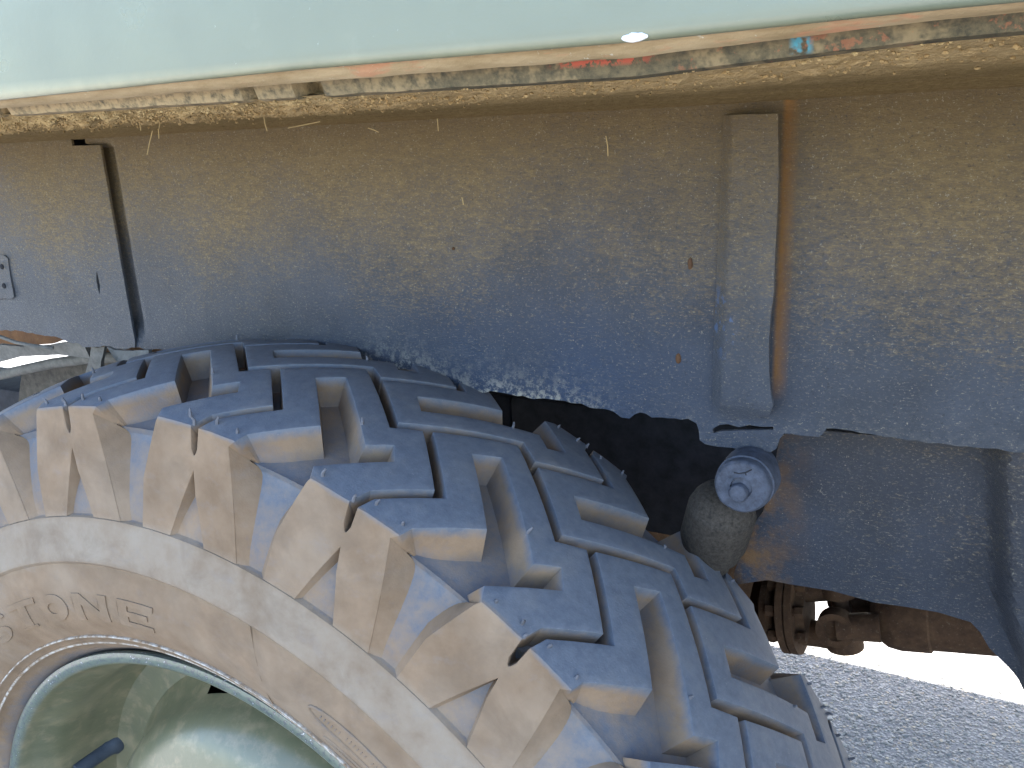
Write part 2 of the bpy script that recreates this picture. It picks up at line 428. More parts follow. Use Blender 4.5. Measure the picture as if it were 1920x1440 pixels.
def block_mesh():
    raw = [(t*UM, s) for t, s, a, b in BLK]; ins = [b[2] for b in BLK]; dr = [b[3] for b in BLK]
    # subdivide edges first so that all rings correspond
    pts = []; di = []; dd = []
    edge = offset_poly(raw, ins)
    for i, a in enumerate(edge):
        b = edge[(i+1) % len(edge)]; n = max(1, round(math.dist(a, b)/.0045))
        for k in range(n): pts.append((lerp(a[0], b[0], k/n), lerp(a[1], b[1], k/n))); dd.append(dr[i])
    seam = [d < 0 for d in dd]
    bev = [0 if q else .00045 for q in seam]; bev2 = [0 if q else .00013 for q in seam]
    r_in = offset_poly(pts, bev); r_mid = offset_poly(pts, bev2)
    low = offset_poly(pts, [0 if q else -d for q, d in zip(seam, dd)])
    P, T, L = fill(r_in, .0045); lp = L[0]
    V = []; mud = []
    def pos(t, r, y): a = t/UM*math.pi/180; return (r*math.cos(a), y, r*math.sin(a))
    def out(u, s, d, m):
        r, y = outer(s)
        if s >= .0: r -= d
        else: y += d
        V.append(pos(u, r, y)); mud.append(m)
    def mv(s): return 0. if s > .0015 else lerp(0., .95, min(1, (.0015-s)/.003))
    for u, s in P: out(u, s, 0, mv(s))
    n = len(pts); i1 = len(V)
    for u, s in r_mid: out(u, s, .00013, max(.10, mv(s)))
    i2 = len(V)
    for u, s in pts: out(u, s, .0005, max(.3, mv(s)))
    i3 = len(V); K = 3
    for k in range(1, K+1):
        f = k/K
        for (u0, s0), (u1, s1), ic in zip(pts, low, BLKIC(pts)):
            u = lerp(u0, u1, f); s = lerp(s0, s1, f)
            r0, y0 = outer(s0); r1, y1 = base(s1, .0012)
            if s0 >= 0: r0 -= .0005
            else: y0 += .0005
            V.append(pos(u, lerp(r0, r1, f), lerp(y0, y1, f))); mud.append(lerp(.82, .54, f) if s0 > .004 else .8)
    F = [tuple(t) for t in T]
    rings = [lp, list(range(i1, i1+n)), list(range(i2, i2+n))]+[list(range(i3+k*n, i3+k*n+n)) for k in range(K)]
    for a, b in zip(rings, rings[1:]):
        for i in range(n):
            j = (i+1) % n
            if seam[i] and a is not rings[0] and a is not rings[1]: continue
            F.append((a[i], a[j], b[j], b[i]))
    me = bpy.data.meshes.new("tread_block"); me.from_pydata(V, [], F)
    bm = bmesh.new(); bm.from_mesh(me)
    lay = bm.verts.layers.float.new('mud')
    for v in bm.verts: v[lay] = mud[v.index]
    bmesh.ops.remove_doubles(bm, verts=bm.verts, dist=2e-5)
    bmesh.ops.recalc_face_normals(bm, faces=bm.faces)
    # make sure the top looks outwards
    top = max(bm.faces, key=lambda f: f.calc_center_median().length*(1 if f.calc_area() > 5e-6 else 0))
    c = top.calc_center_median()
    if top.normal.dot(Vector((c.x, 0, c.z))) < 0: bmesh.ops.reverse_faces(bm, faces=bm.faces)
    bm.to_mesh(me); bm.free(); me.update()
    me.materials.append(M_TYRE); me.shade_smooth(); me.set_sharp_from_angle(angle=R_(24))
    return me
def BLKIC(p): return [0]*len(p)
def ringlathe(name, prof, mat, parent, n=288, attr=None, smooth=30, wob=None):
    V = []; F = []; at_ = []
    for j in range(n):
        a = 2*math.pi*j/n
        for k, p in enumerate(prof):
            r, y = p[0], p[1]
            if wob: r, y = wob(a, r, y, k)
            V.append((r*math.cos(a), y, r*math.sin(a))); at_.append(p[2] if len(p) > 2 else 0)
    m = len(prof)
    for j in range(n):
        for k in range(m-1):
            a0, a1 = j*m+k, ((j+1) % n)*m+k; F.append((a0, a1, a1+1, a0+1))
    me = bpy.data.meshes.new(name); me.from_pydata(V, [], F)
    if attr:
        A = me.attributes.new(attr, 'FLOAT', 'POINT')
        for i, v in enumerate(at_): A.data[i].value = v
    me.update()
    bm = bmesh.new(); bm.from_mesh(me); bmesh.ops.recalc_face_normals(bm, faces=bm.faces); bm.to_mesh(me); bm.free()
    return link(name, me, mat, parent, smooth)
prof = []
for i in range(0, 31):                   # half tread and shoulder scoop, then the sidewall
    s = lerp(YC, -.062, i/30); r, y = base(s); prof.append((r, y, table(s, [(-.062, .62), (-.04, .50), (-.012, .34), (.01, .42), (.04, .52), (.08, .55)])))
side = [(.3277, -.0062, .6), (.3270, -.0086, .9), (.3245, -.0094, 1), (.318, -.0108, 1), (.310, -.0125, 1), (.3035, -.0138, 1), (.3018, -.0140, 1), (.3008, -.0134, 1), (.2996, -.0122, .95), (.294, -.0124, 1),
 (.284, -.0124, 1), (.274, -.0116, 1), (.264, -.0096, 1), (.256, -.0060, 1), (.2500, -.0024, .9), (.2486, -.0018, .8), (.2480, -.0030, .95), (.2472, -.0030, .95), (.2455, -.0002, .8), (.2432, .0014, .8),
 (.2423, .0006, .95), (.2408, .0012, .95), (.2390, .0042, .8), (.237, .0062, .7), (.2345, .0085, .6), (.231, .014, .5), (.226, .02, .4)]
prof += side
inner_half = [(p[0], .165-p[1], p[2]) for p in prof][::-1]
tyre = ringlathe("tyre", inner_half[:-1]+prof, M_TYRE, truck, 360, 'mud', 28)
tyre['label'] = 'chunky cross-country tyre with mud-caked sidewall'
bme = block_mesh()
bmi = bme.copy()                          # the inner row: the same block mirrored across the tread
for v in bmi.vertices: v.co.y = 2*YC-v.co.y
bmi.flip_normals(); bmi.set_sharp_from_angle(angle=R_(24))
for k in range(NB):
    for row, me in ((0, bme), (1, bmi)):
        o = bpy.data.objects.new("tread_block", me); COL.objects.link(o); o.parent = tyre
        o.rotation_euler = (0, -R_(TH0+PITCH*k-(PITCH/2 if row else 0)), 0)
# rubber vent nibs
def nibs():
    rnd = random.Random(5); bm = bmesh.new()
    spots = [(2.0, .0045), (-.2, .0055), (-2.6, .0065), (-4.9, .0055), (3.6, .047), (-.9, .002)]
    for k in range(NB):
        for mir in (0, 1):
            for t, s in spots:
                if rnd.random() < .12: continue
                th = R_(TH0+k*PITCH+t+rnd.uniform(-.15, .15)-(7.5 if mir else 0)); r, y = crown(s), s
                if mir: y = 2*YC-y
                c = Vector((r*math.cos(th), y, r*math.sin(th))); nrm = Vector((math.cos(th), 0, math.sin(th)))
                tip = nrm+Vector((rnd.uniform(-.8, .8), rnd.uniform(-.8, .8), rnd.uniform(-.4, .4)))
                L = rnd.uniform(.0018, .0042); tube(bm, [c-nrm*.001, c+nrm*L*.5, c+nrm*L*.5+tip.normalized()*L*.6], [.0009, .0008, .0005], 6)
    o = from_bm("vent_nibs", bm, M_SPEW, tyre, 40); o['kind'] = 'stuff'
nibs()
# raised lettering on the sidewall: STONE (the rest of the word lies outside the picture)
def letter_polys(ch):                    # strokes in a 1 x 1 cell
    t = .24
    if ch == 'T': return [[(0, .80), (1, .80), (1, 1), (0, 1)], [(.36, 0), (.64, 0), (.64, .80), (.36, .80)], [(.22, 0), (.78, 0), (.78, .09), (.22, .09)]]
    if ch == 'N': return [[(0, 0), (t, 0), (t, 1), (0, 1)], [(1-t, 0), (1, 0), (1, 1), (1-t, 1)], [(t, 1), (t, .62), (1-t, 0), (1-t, .38)]]
    if ch == 'E': return [[(0, 0), (.28, 0), (.28, 1), (0, 1)], [(.28, 0), (1, 0), (1, .2), (.28, .2)], [(.28, .4), (.85, .4), (.85, .6), (.28, .6)], [(.28, .8), (1, .8), (1, 1), (.28, 1)]]
    out = []; n = 28
    def arc(cx, cy, rx, ry, a0, a1, th, n):
        for i in range(n):
            a, b = lerp(a0, a1, i/n), lerp(a0, a1, (i+1)/n)
            out.append([(cx+rx*math.cos(a), cy+ry*math.sin(a)), (cx+rx*math.cos(b), cy+ry*math.sin(b)), (cx+(rx-th)*math.cos(b), cy+(ry-th)*math.sin(b)), (cx+(rx-th)*math.cos(a), cy+(ry-th)*math.sin(a))])
    if ch == 'O': arc(.5, .5, .5, .5, 0, 2*math.pi, .3, n)
    if ch == 'S':
        arc(.5, .735, .46, .265, math.pi*.05, math.pi*1.5, .19, 14); arc(.5, .265, .46, .265, math.pi*.5, -math.pi*.95, .19, 14)
    return out
def wall_y(r):
    T = sorted((p[0], p[1]) for p in side); return table(r, T)
def letter(ch, tc, wdeg, r0=.2620, r1=.2810, lean=1.2):
    bm = bmesh.new(); cache = {}
    def vert(u, v, lift):
        key = (round(u, 4), round(v, 4), lift)
        if key not in cache:
            r = lerp(r0, r1, v); th = R_(tc-(u-.5)*wdeg-(v-.5)*lean); cache[key] = bm.verts.new((r*math.cos(th), wall_y(r)-lift, r*math.sin(th)))
        return cache[key]
    polys = letter_polys(ch); cnt = {}
    ek = lambda p, q: tuple(sorted(((round(p[0], 3), round(p[1], 3)), (round(q[0], 3), round(q[1], 3)))))
    for poly in polys:
        q = resample(poly, .34)
        for i in range(len(q)): k = ek(q[i], q[(i+1) % len(q)]); cnt[k] = cnt.get(k, 0)+1
    for poly in polys:
        # split for curvature
        q = resample(poly, .34)
        top = [vert(u, v, .0007) for u, v in q]; bot = [vert(u, v, -.001) for u, v in q]
        try: bm.faces.new(top)
        except ValueError: pass
        for i in range(len(q)):
            j = (i+1) % len(q)
            if cnt[ek(q[i], q[j])] > 1: continue
            try: bm.faces.new((top[i], top[j], bot[j], bot[i]))
            except ValueError: pass
    bmesh.ops.recalc_face_normals(bm, faces=bm.faces)
    lay = bm.verts.layers.float.new('mud')
    for v in bm.verts: v[lay] = .95 if v.co.y > wall_y(math.hypot(v.co.x, v.co.z))-.0004 else .87
    from_bm("letter", bm, M_TYRE, tyre, 30)
for ch, tc, wd in (('S', 122.9, 5.6), ('T', 115.4, 6.8), ('O', 108.2, 6.0), ('N', 100.4, 6.6), ('E', 92.1, 6.0)): letter(ch, tc, wd)
# small moulded triangle on a shoulder lug and moulded oval plates further down the wall
def ridge(name, pts, rad, closed=True, mud=.9):
    bm = bmesh.new(); P = [Vector(p) for p in pts]
    if closed: P = P+P[:2]
    tube(bm, P, rad, 6, not closed)
    lay = bm.verts.layers.float.new('mud')
    for v in bm.verts: v[lay] = mud
    return from_bm(name, bm, M_TYRE, tyre, 40)
def onwall(px, py, y):
    p = at(px, py, y); return p
ridge("triangle_mark", [onwall(702, 1034, -.0007), onwall(715, 1043, -.0006), onwall(714, 1020, -.0004)], .0004)
def oval(px, py, span, hw, mud, ticks):
    p = onwall(px, py, -.0095); r0 = math.hypot(p.x, p.z)-hw*.2; t0 = math.atan2(p.z, p.x); n = 60; pts = []
    for i in range(n):
        t = 2*math.pi*i/n; ex = math.copysign(abs(math.cos(t))**.35, math.cos(t))
        th = t0-R_(span)/2*(1-ex); r = r0+hw*math.sin(t); pts.append((r*math.cos(th), wall_y(r)-.0001, r*math.sin(th)))
    ridge("moulded_oval", pts, .0009, True, mud)
    rnd = random.Random(4); bm = bmesh.new(); k = 0
    while k < ticks:                      # worn, unreadable moulded characters
        th = t0-R_(1.6+k*.52+(.5 if k % 7 == 6 else 0)); k += 1
        if k % 7 == 0: continue
        a = r0-.0016; b = r0+.0014*rnd.uniform(.5, 1); tw = th-R_(.12)
        tube(bm, [Vector((a*math.cos(th), wall_y(a)-.0001, a*math.sin(th))), Vector((b*math.cos(tw), wall_y(b)-.0001, b*math.sin(tw)))], .00032, 5)
    lay = bm.verts.layers.float.new('mud')
    for v in bm.verts: v[lay] = .6
    if ticks: from_bm("worn_marking", bm, M_TYRE, tyre, 40)['kind'] = 'stuff'
    else: bm.free()
oval(586, 1318, 26, .0058, .7, 34)
oval(606, 1383, 26, .0030, .7, 12)
def onprof(px, py):
    p = onwall(px, py, -.011)
    for _ in range(6): p = onwall(px, py, wall_y(math.hypot(p.x, p.z)))
    return p
ridge("mould_line", [onprof(*q) for q in ((468, 1172), (474, 1205), (481, 1240), (490, 1275), (503, 1305), (520, 1335))], .0003, False, .97)

# ---- rim
cl = lambda r, y, c=0.: (r, y, c)
rimp = [cl(.2262, .020), cl(.2290, .0145, .3), cl(.2302, .0112, 1), cl(.2298, .0094, 1), cl(.2278, .0086, 1), cl(.2240, .0090, .8), cl(.2222, .0100, .4), cl(.2212, .0116), cl(.2200, .0150), cl(.2170, .022), cl(.2120, .030), cl(.2090, .040), cl(.2075, .058), cl(.2060, .075), cl(.2020, .083), cl(.192, .0865), cl(.178, .0860)]
disc = [cl(.172, .0790), cl(.1655, .0700), cl(.1625, .060), cl(.1595, .0515), cl(.154, .0440), cl(.145, .037), cl(.131, .031), cl(.115, .0270), cl(.09, .025), cl(.06, .025), cl(.03, .025), cl(.0005, .025)]
rim = ringlathe("rim", rimp, M_RIM, truck, 240, 'chip', 35)
rim['label'] = 'pale green steel rim with chipped lip'
wd_ = ringlathe("wheel_disc", [(.1785, .0862)]+disc, M_RIM, rim, 200, 'chip', 35)
bm = bmesh.new()
vb = at(212, 1394, .082); vt = vb+Vector((-.002, -.06, -.004))
lathe_axis(bm, vb, vt, [(-.004, .0092), (.001, .0092), (.004, .0074), (.010, .0066), (.030, .0060), (.034, .0056), (.0345, .0036), (.045, .0036), (.0465, .0030), (.0465, 0)], 20)
from_bm("valve_stem", bm, M_BLACK, rim, 40)
# ventilation openings near the top of the disc
bm = bmesh.new(); bm.from_mesh(wd_.data); dele = []
for f in bm.faces:
    c = f.calc_center_median(); th = math.degrees(math.atan2(c.z, c.x)) % 120; r = math.hypot(c.x, c.z)
    if .164 < r < .1775 and 103.5 < th+0 < 111.5: dele.append(f)
bmesh.ops.delete(bm, geom=dele, context='FACES'); bm.to_mesh(wd_.data); bm.free()

# ---- inner wing wall
low_px = [(-60, 612), (0, 618), (45, 621), (110, 632), (128, 640), (150, 645), (158, 652), (172, 650), (200, 648), (222, 655), (255, 651), (278, 657), (300, 654), (330, 660), (380, 672), (560, 676), (640, 686), (690, 684), (712, 686), (735, 688), (760, 693), (790, 700), (815, 713), (836, 724), (860, 735), (900, 737), (920, 732), (945, 738), (970, 742), (1000, 747), (1030, 747), (1060, 752), (1090, 758), (1105, 766), (1130, 767), (1150, 770), (1165, 781), (1180, 783), (1200, 774), (1222, 781), (1240, 783), (1290, 787), (1306, 792), (1310, 806), (1312, 826), (1322, 834), (1345, 838), (1400, 844), (1444, 848), (1455, 843), (1461, 826), (1470, 813), (1500, 816), (1535, 820), (1542, 812), (1550, 804), (1600, 809), (1660, 819), (1700, 824), (1760, 831), (1815, 838), (1870, 843), (1920, 848), (2100, 860)]
low = [xz(x, y, YW) for x, y in low_px]
rr = random.Random(11)
lowj = []
for a, b in zip(low, low[1:]):
    n = max(1, round(math.dist(a, b)/.004))
    for k in range(n): lowj.append((lerp(a[0], b[0], k/n), lerp(a[1], b[1], k/n)+rr.uniform(-.0006, .0006)))
lowj.append(low[-1])
x0w = lowj[0][0]; x1w = 1.3
J0, J1 = xz(265, 640, YW), xz(200, 275, YW)          # pressed joint left of the tyre, bottom and top
BL0, BL1 = xz(1330, 790, YW), xz(1352, 217, YW)      # left edge of the brace
CRS = [xz(330, 318, YW), xz(620, 310, YW), xz(1000, 295, YW)]
def joint(z): return lerp(J0[0], J1[0], (z-J0[1])/(J1[1]-J0[1]))
def skin(x, z):
    y = YW+.0010*noise.noise(Vector((x*9, z*9, 3)))+.0005*noise.noise(Vector((x*45, z*45, 9)))
    y -= .0024*sm((z-table(x, CRS))/.0014)*sm((x-CRS[0][0]+.03)/.05)*(1-sm((x-CRS[2][0]+.02)/.05))
    return y
def wall_f(x, z):
    d = x-joint(z); k = sm((z-J0[1]+.004)/.02)*sm((J1[1]+.003-z)/.002)
    return skin(x, z)+.0085*(1-sm((d+.004)/.0125))*k
def left_f(x, z):
    return skin(x, z)-.0012
split = [(joint(z)-.0055, z) for z in (J1[1]+.0012, lerp(J0[1], J1[1], .5), J0[1])]
lz = [p for p in lowj if p[0] < split[2][0]]; rz = [p for p in lowj if p[0] > split[2][0]-.014]
TOP = .541
leftp = resample([(x0w, TOP)]+lz+[split[2], split[1], split[0], (split[0][0]-.03, J1[1]+.0014), (split[0][0]-.03, TOP)], .0035)
slitp = [xz(184, 508, YW), xz(187, 520, YW), xz(190, 536, YW), xz(189, 552, YW), xz(186, 540, YW), xz(183, 524, YW)]
tabh = [xz(*p, YW) for p in [(1336, 804), (1350, 796), (1366, 795), (1385, 801), (1405, 797), (1425, 800), (1450, 800), (1450, 806), (1400, 807), (1352, 808), (1338, 812)]]
rp = resample([(joint(TOP)-.022, TOP), (joint(J0[1])-.022, J0[1]+.001)]+rz+[(x1w, .39), (x1w, TOP)], .004)
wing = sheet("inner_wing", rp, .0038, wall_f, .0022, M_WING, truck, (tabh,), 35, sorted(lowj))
wing['label'] = 'dust-spattered dark inner wing wall behind the tyre'
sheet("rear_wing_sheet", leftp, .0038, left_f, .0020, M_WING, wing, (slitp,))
# brace plate standing off the wing along its right edge
brace_px = [(1352, 217), (1400, 214), (1463, 213), (1464, 330), (1460, 430), (1457, 480), (1455, 547), (1449, 590), (1446, 640), (1446, 690), (1449, 730), (1454, 755), (1442, 778), (1412, 788), (1332, 792), (1331, 700), (1336, 560), (1346, 360)]
bp = resample([xz(x, y, YW-.007) for x, y in brace_px], .003)
def brace_f(x, z):
    lx = lerp(BL0[0], BL1[0], (z-BL0[1])/(BL1[1]-BL0[1])); t = sm((x-lx)/.010)
    return YW-.0018-.0085*t*sm((z-BL0[1]-.002)/.015)-.0012*t*sm((x-lx-.015)/.01)+.0004*noise.noise(Vector((x*60, z*60, 1)))
sheet("brace_plate", bp, .003, brace_f, .0022, M_BRACE, wing, (), 35)
# hinge strip at the left edge
hp = [xz(x, y, YW-.001) for x, y in [(-30, 476), (10, 478), (17, 484), (22, 520), (29, 556), (24, 560), (-30, 563)]]
hng = sheet("patch_plate", resample(hp, .004), .004, lambda x, z: YW-.0022, .0025, M_WING, wing)
for (x, y) in ((4, 500), (8, 536), (-14, 548)):
    bm = bmesh.new(); c = at(x, y, YW-.0022); lathe_axis(bm, c+Vector((0, .001, 0)), c+Vector((0, -.002, 0)), [(0, .0024), (.0016, .0022), (.0024, .0012), (.0025, 0)], 12); from_bm("rivet", bm, M_DARK, wing, 40)
# plugs and drips on the wing
for (x, y, w_, h_) in ((1294, 494, .0013, .0032), (1272, 672, .0016, .003), (850, 466, .001, .001)):
    bm = bmesh.new(); bmesh.ops.create_icosphere(bm, subdivisions=2, radius=1)
    c = at(x, y, YW)
    for v in bm.verts: v.co = Vector((v.co.x*w_, v.co.y*.0012, v.co.z*h_)) + c + Vector((.0004*noise.noise(v.co*3), 0, 0))
    o = from_bm("mud_spot", bm, M_RUST, wing, 60)

# ---- outer panel, lip, flange, muddy arch top
T_EDGE = [(-.25, .5455), (-.016, .5485), (.1643, .5516), (.2965, .5521), (.3788, .5541), (.6, .5570)]
T_LIP = [(-.25, .5425), (-.0327, .5452), (.155, .5475), (.2925, .5482), (.378, .5522), (.6, .556)]
T_MT = [(-.25, .5412), (-.0489, .5427), (.1456, .5430), (.2886, .5433), (.3774, .5484), (.6, .553)]
T_MB = [(-.45, .5255)]+[xz(*q, YW) for q in ((0, 270), (560, 238), (1190, 205), (1750, 172))]+[(.6, .5355)]
X0, X1 = -1.25, 2.6
def strip(name, xs, prof_fn, mat, parent, smooth=40):
    V = []; F = []; m = None
    for x in xs:
        p = prof_fn(x); m = len(p); V += [(x, y, z) for y, z in p]
    for i in range(len(xs)-1):
        for k in range(m-1): a = i*m+k; F.append((a, a+m, a+m+1, a+1))
    me = bpy.data.meshes.new(name); me.from_pydata(V, [], F); me.update()
    return link(name, me, mat, parent, smooth)
xs = [X0]+[lerp(-.5, .7, i/300) for i in range(301)]+[X1]
def panel_p(x):
    e = table(x, T_EDGE); p = [(-.030, 1.02), (-.030, .7)]+[(-.030, z) for z in (e+.06, e+.03, e+.012, e+.006)]
    return p+[(-.0300, e+.0028), (-.0298, e+.0014), (-.0290, e+.0004), (-.0278, e), (-.0262, e+.0003), (-.0255, e+.0012), (-.0252, e+.02), (-.0252, 1.0)]
panel = strip("body_panel", xs, panel_p, M_PAINT, truck)
panel['label'] = 'smooth green body side panel above the arch'
def lip_p(x):
    e = table(x, T_EDGE); l = table(x, T_LIP); j = .0003*noise.noise(Vector((x*60, 1, 5)))
    return [(-.0255, e+.004), (-.0245, e+.0004), (-.0225, lerp(e, l, .55)+j), (-.0205, l+.0004+j), (-.0195, l+j), (-.0180, l+.0006), (-.016, l+.006)]
strip("panel_lip", xs, lip_p, M_LIP, panel)
def notch(x):
    v = 0
    for c, wd in ((-.050, .011), (.148, .013), (.118, .004), (-.135, .011)):
        t = (x-c)/wd
        if -.18 < t < 1: v = max(v, sm((t+.18)/.18)*(1-sm(t))**1.0)
    return v
def flange_p(x):
    l = table(x, T_LIP)+.004; b = table(x, T_MT); n_ = notch(x); j = .0004*noise.noise(Vector((x*70, 4, 2)))
    return [(-.013, l+.004), (-.012+.006*n_, l), (-.012+.012*n_, lerp(l, b, .5)+j), (-.010+.010*n_, b-.0004+.002*n_+j), (-.006, b-.0012+.002*n_), (.002, b+.001), (.004, b+.004)]
strip("arch_flange", xs, flange_p, M_FLANGE, panel)
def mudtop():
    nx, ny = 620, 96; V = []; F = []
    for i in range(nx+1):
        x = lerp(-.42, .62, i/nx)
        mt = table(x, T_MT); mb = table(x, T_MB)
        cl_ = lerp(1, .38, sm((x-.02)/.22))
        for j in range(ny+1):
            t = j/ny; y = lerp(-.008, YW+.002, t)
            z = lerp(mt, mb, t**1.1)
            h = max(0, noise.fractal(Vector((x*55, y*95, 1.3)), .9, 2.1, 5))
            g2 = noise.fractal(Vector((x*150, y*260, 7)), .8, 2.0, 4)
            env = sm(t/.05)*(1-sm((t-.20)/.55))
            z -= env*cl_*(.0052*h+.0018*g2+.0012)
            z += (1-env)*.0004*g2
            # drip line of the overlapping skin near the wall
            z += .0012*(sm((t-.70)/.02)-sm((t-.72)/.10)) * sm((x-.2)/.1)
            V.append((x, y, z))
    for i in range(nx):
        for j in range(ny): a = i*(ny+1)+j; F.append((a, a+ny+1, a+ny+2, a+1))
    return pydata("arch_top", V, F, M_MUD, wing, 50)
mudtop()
# crumbs of mud and dry roots hanging under the arch
def crumbs():
    rnd = random.Random(9); bm0 = bmesh.new(); bmesh.ops.create_icosphere(bm0, subdivisions=1, radius=1)
    base_ = [v.co.copy() for v in bm0.verts]; fc = [[v.index for v in f.verts] for f in bm0.faces]; bm0.free()
    V = []; F = []
    for _ in range(4200):
        x = rnd.uniform(-.30, .42)
        if rnd.random() < sm((x-.06)/.2)*.8: continue
        t = abs(rnd.gauss(.16, .13)); y = lerp(-.008, YW, min(t, .6)); z = lerp(table(x, T_MT), table(x, T_MB), t)-rnd.uniform(.0015, .0042)*lerp(1, .4, sm((x-.02)/.2))
        r = rnd.choice((.0003, .0004, .0004, .0005, .0006, .0008)); s = len(V)
        for c in base_: V.append((x+c.x*r*rnd.uniform(.7, 1.7), y+c.y*r*rnd.uniform(.7, 1.3), z+c.z*r*rnd.uniform(.6, 1.2)))
        F += [[i+s for i in f] for f in fc]
    o = pydata("mud_crumbs", V, F, M_MUD, wing, 50); o['kind'] = 'stuff'
    bm = bmesh.new()
    def root(px, py, Y, dx, dy, r=.00025):
        a = at(px, py, Y); b = at(px+dx, py+dy, Y); mid = (a+b)/2+Vector((rnd.uniform(-.001, .001), 0, 0)); tube(bm, [a, mid, b], r, 5)
    for q in ((820, 222, .08, 2, 24), (1136, 255, YW-.002, 4, 38), (866, 370, YW-.001, 3, 14), (286, 245, .06, -10, 45), (300, 230, .06, -2, 30), (495, 220, .05, 6, 26), (260, 215, .04, 4, 30), (1383, 560, YW-.008, 4, 26), (1385, 620, YW-.008, 3, 16), (690, 240, .09, 20, 8), (540, 240, .09, 60, -12)): root(*q)
    o = from_bm("dry_roots", bm, M_WEED, wing); o['kind'] = 'stuff'
crumbs()
# chipped blob of bare primer on the panel edge
bm = bmesh.new(); bmesh.ops.create_icosphere(bm, subdivisions=3, radius=1); c = at(1190, 70, -.030)
for v in bm.verts: v.co = Vector((v.co.x*.0043, v.co.y*.0012, v.co.z*.0013*(1+.4*noise.noise(v.co*2))))+c
from_bm("paint_chip", bm, M_CHIP, panel, 60)

# ---- the body shell that shades the wheel (mostly out of the picture)
bm = bmesh.new()
for a, b in (((X0, -.025, 1.0), (X1, 1.57, 1.03)), ((X0, 1.55, .15), (X1, 1.575, 1.0)), ((X0-.02, -.025, .56), (X0, 1.57, 1.0)), ((X1, -.025, .56), (X1+.02, 1.57, 1.0)), ((X0, .165, .50), (X1, 1.545, .53)), ((X0, -.02, .565), (X1, .165, .575))):
    box(bm, a, b)
from_bm("body_shell", bm, M_DARK, truck)

# ---- chassis pieces behind the wing
op = [(1462, 822), (1476, 812), (1500, 814), (1550, 808), (1640, 816), (1790, 826), (1825, 800), (1920, 800), (2150, 800), (2150, 1500), (2010, 1390), (1920, 1283), (1890, 1250), (1855, 1215), (1838, 1185), (1820, 1166), (1760, 1148), (1700, 1138), (1640, 1130), (1560, 1108), (1480, 1096), (1440, 1088), (1400, 1093), (1378, 1098), (1374, 1080), (1388, 1040), (1402, 1000), (1430, 960), (1450, 900), (1456, 850)]
opp = resample([xz(x, y, YO) for x, y in op], .004)
FX = [xz(1905, 1250, YO), xz(1850, 1100, YO), xz(1838, 850, YO)]
FT = sorted((p[1], p[0]) for p in FX)
OL = xz(1400, 1000, YO)[0]
def out_f(x, z):
    return YO-.024*sm((x-table(z, FT))/.014)+.0010*noise.noise(Vector((x*25, z*25, 8)))+.006*sm((OL-x)/.02)
outr = sheet("outrigger", opp, .004, out_f, .003, M_OUT, truck)
outr['label'] = 'speckled dark outrigger plate below the wing'
# chassis rail: long box further in
RT = at(60, 693, .37).z
bm = bmesh.new(); box(bm, (-1.2, .30, RT-.15), (-.12, .37, RT), .006); box(bm, (-.12, .30, .172), (.06, .37, .318), .004); box(bm, (.06, .30, .222), (.30, .37, .318), .004); box(bm, (.30, .30, .235), (2.4, .37, .33), .006)
rail = from_bm("chassis_rail", bm, M_DARK, truck, 30)
zb = at(1560, 1128, .98).z; bm = bmesh.new(); box(bm, (.0, .98, zb), (2.4, 1.05, zb+.13), .006)
from_bm("chassis_rail", bm, M_RUST, truck, 30)
bm = bmesh.new(); box(bm, (-.62, .20, .395), (-.02, .21, .50), .003); from_bm("slit_backing", bm, M_DARK, truck, 30)  # dark plate added behind the slit so sunlit ground does not show through
bm = bmesh.new(); lathe_axis(bm, Vector((0, .105, 0)), Vector((0, .2, 0)), [(0, 0), (0, .186), (.004, .190), (.05, .190), (.05, 0)], 64); from_bm("brake_drum", bm, M_DARK, truck, 35)
# shock absorber with its upper eye
bm = bmesh.new(); c0 = at(1390, 914, .124); ax = Vector((.0, 1, .0))
lathe_axis(bm, c0, c0+ax, [(.0012, 0), (.0006, .003), (.0006, .0052), (-.0010, .0056), (-.0006, .0062), (.0004, .0085), (0, .0128), (.0008, .0138), (.0024, .0143), (.006, .0143), (.0065, .0150), (.020, .0152), (.0205, .012), (.030, .012), (.030, 0)], 48)
for v in bm.verts: v.co += Vector((1, .6, 1))*.0004*noise.noise(v.co*120)
shock = from_bm("shock_absorber", bm, M_BUSH, truck, 35)
shock['label'] = 'grimy shock absorber with a cracked rubber bush'
bm = bmesh.new(); p0 = at(1362, 930, .155); p1 = at(1306, 1110, .170)
lathe_axis(bm, p0, p1, [(-.003, 0), (-.002, .010), (.000, .0145), (.004, .0172), (.009, .0185), (.0095, .0190), (.032, .0190), (.0335, .0180), (.040, .0172), (.042, .0135), (.16, .0135), (.16, 0)], 40)
for v in bm.verts: v.co += Vector((1, .6, 1))*.0003*noise.noise(v.co*90)
from_bm("damper_body", bm, mat_plain("damper_grime", (.040, .033, .026), .9, .6, 520), shock, 35)
bm = bmesh.new(); c1 = at(1384, 925, .1225); lathe_axis(bm, c1, c1+ax, [(-.0012, 0), (-.0010, .0042), (.0004, .0050), (.004, .0050)], 20); from_bm("bolt_head", bm, M_BUSH, shock, 35)
bm = bmesh.new()
for pts in ([(1376, 886), (1386, 888), (1398, 886), (1410, 880)], [(1398, 888), (1402, 900), (1412, 908), (1413, 918)]):
    tube(bm, [at(x, y, .1242) for x, y in pts], .0004, 5)
from_bm("bush_crack", bm, M_DARK, shock)

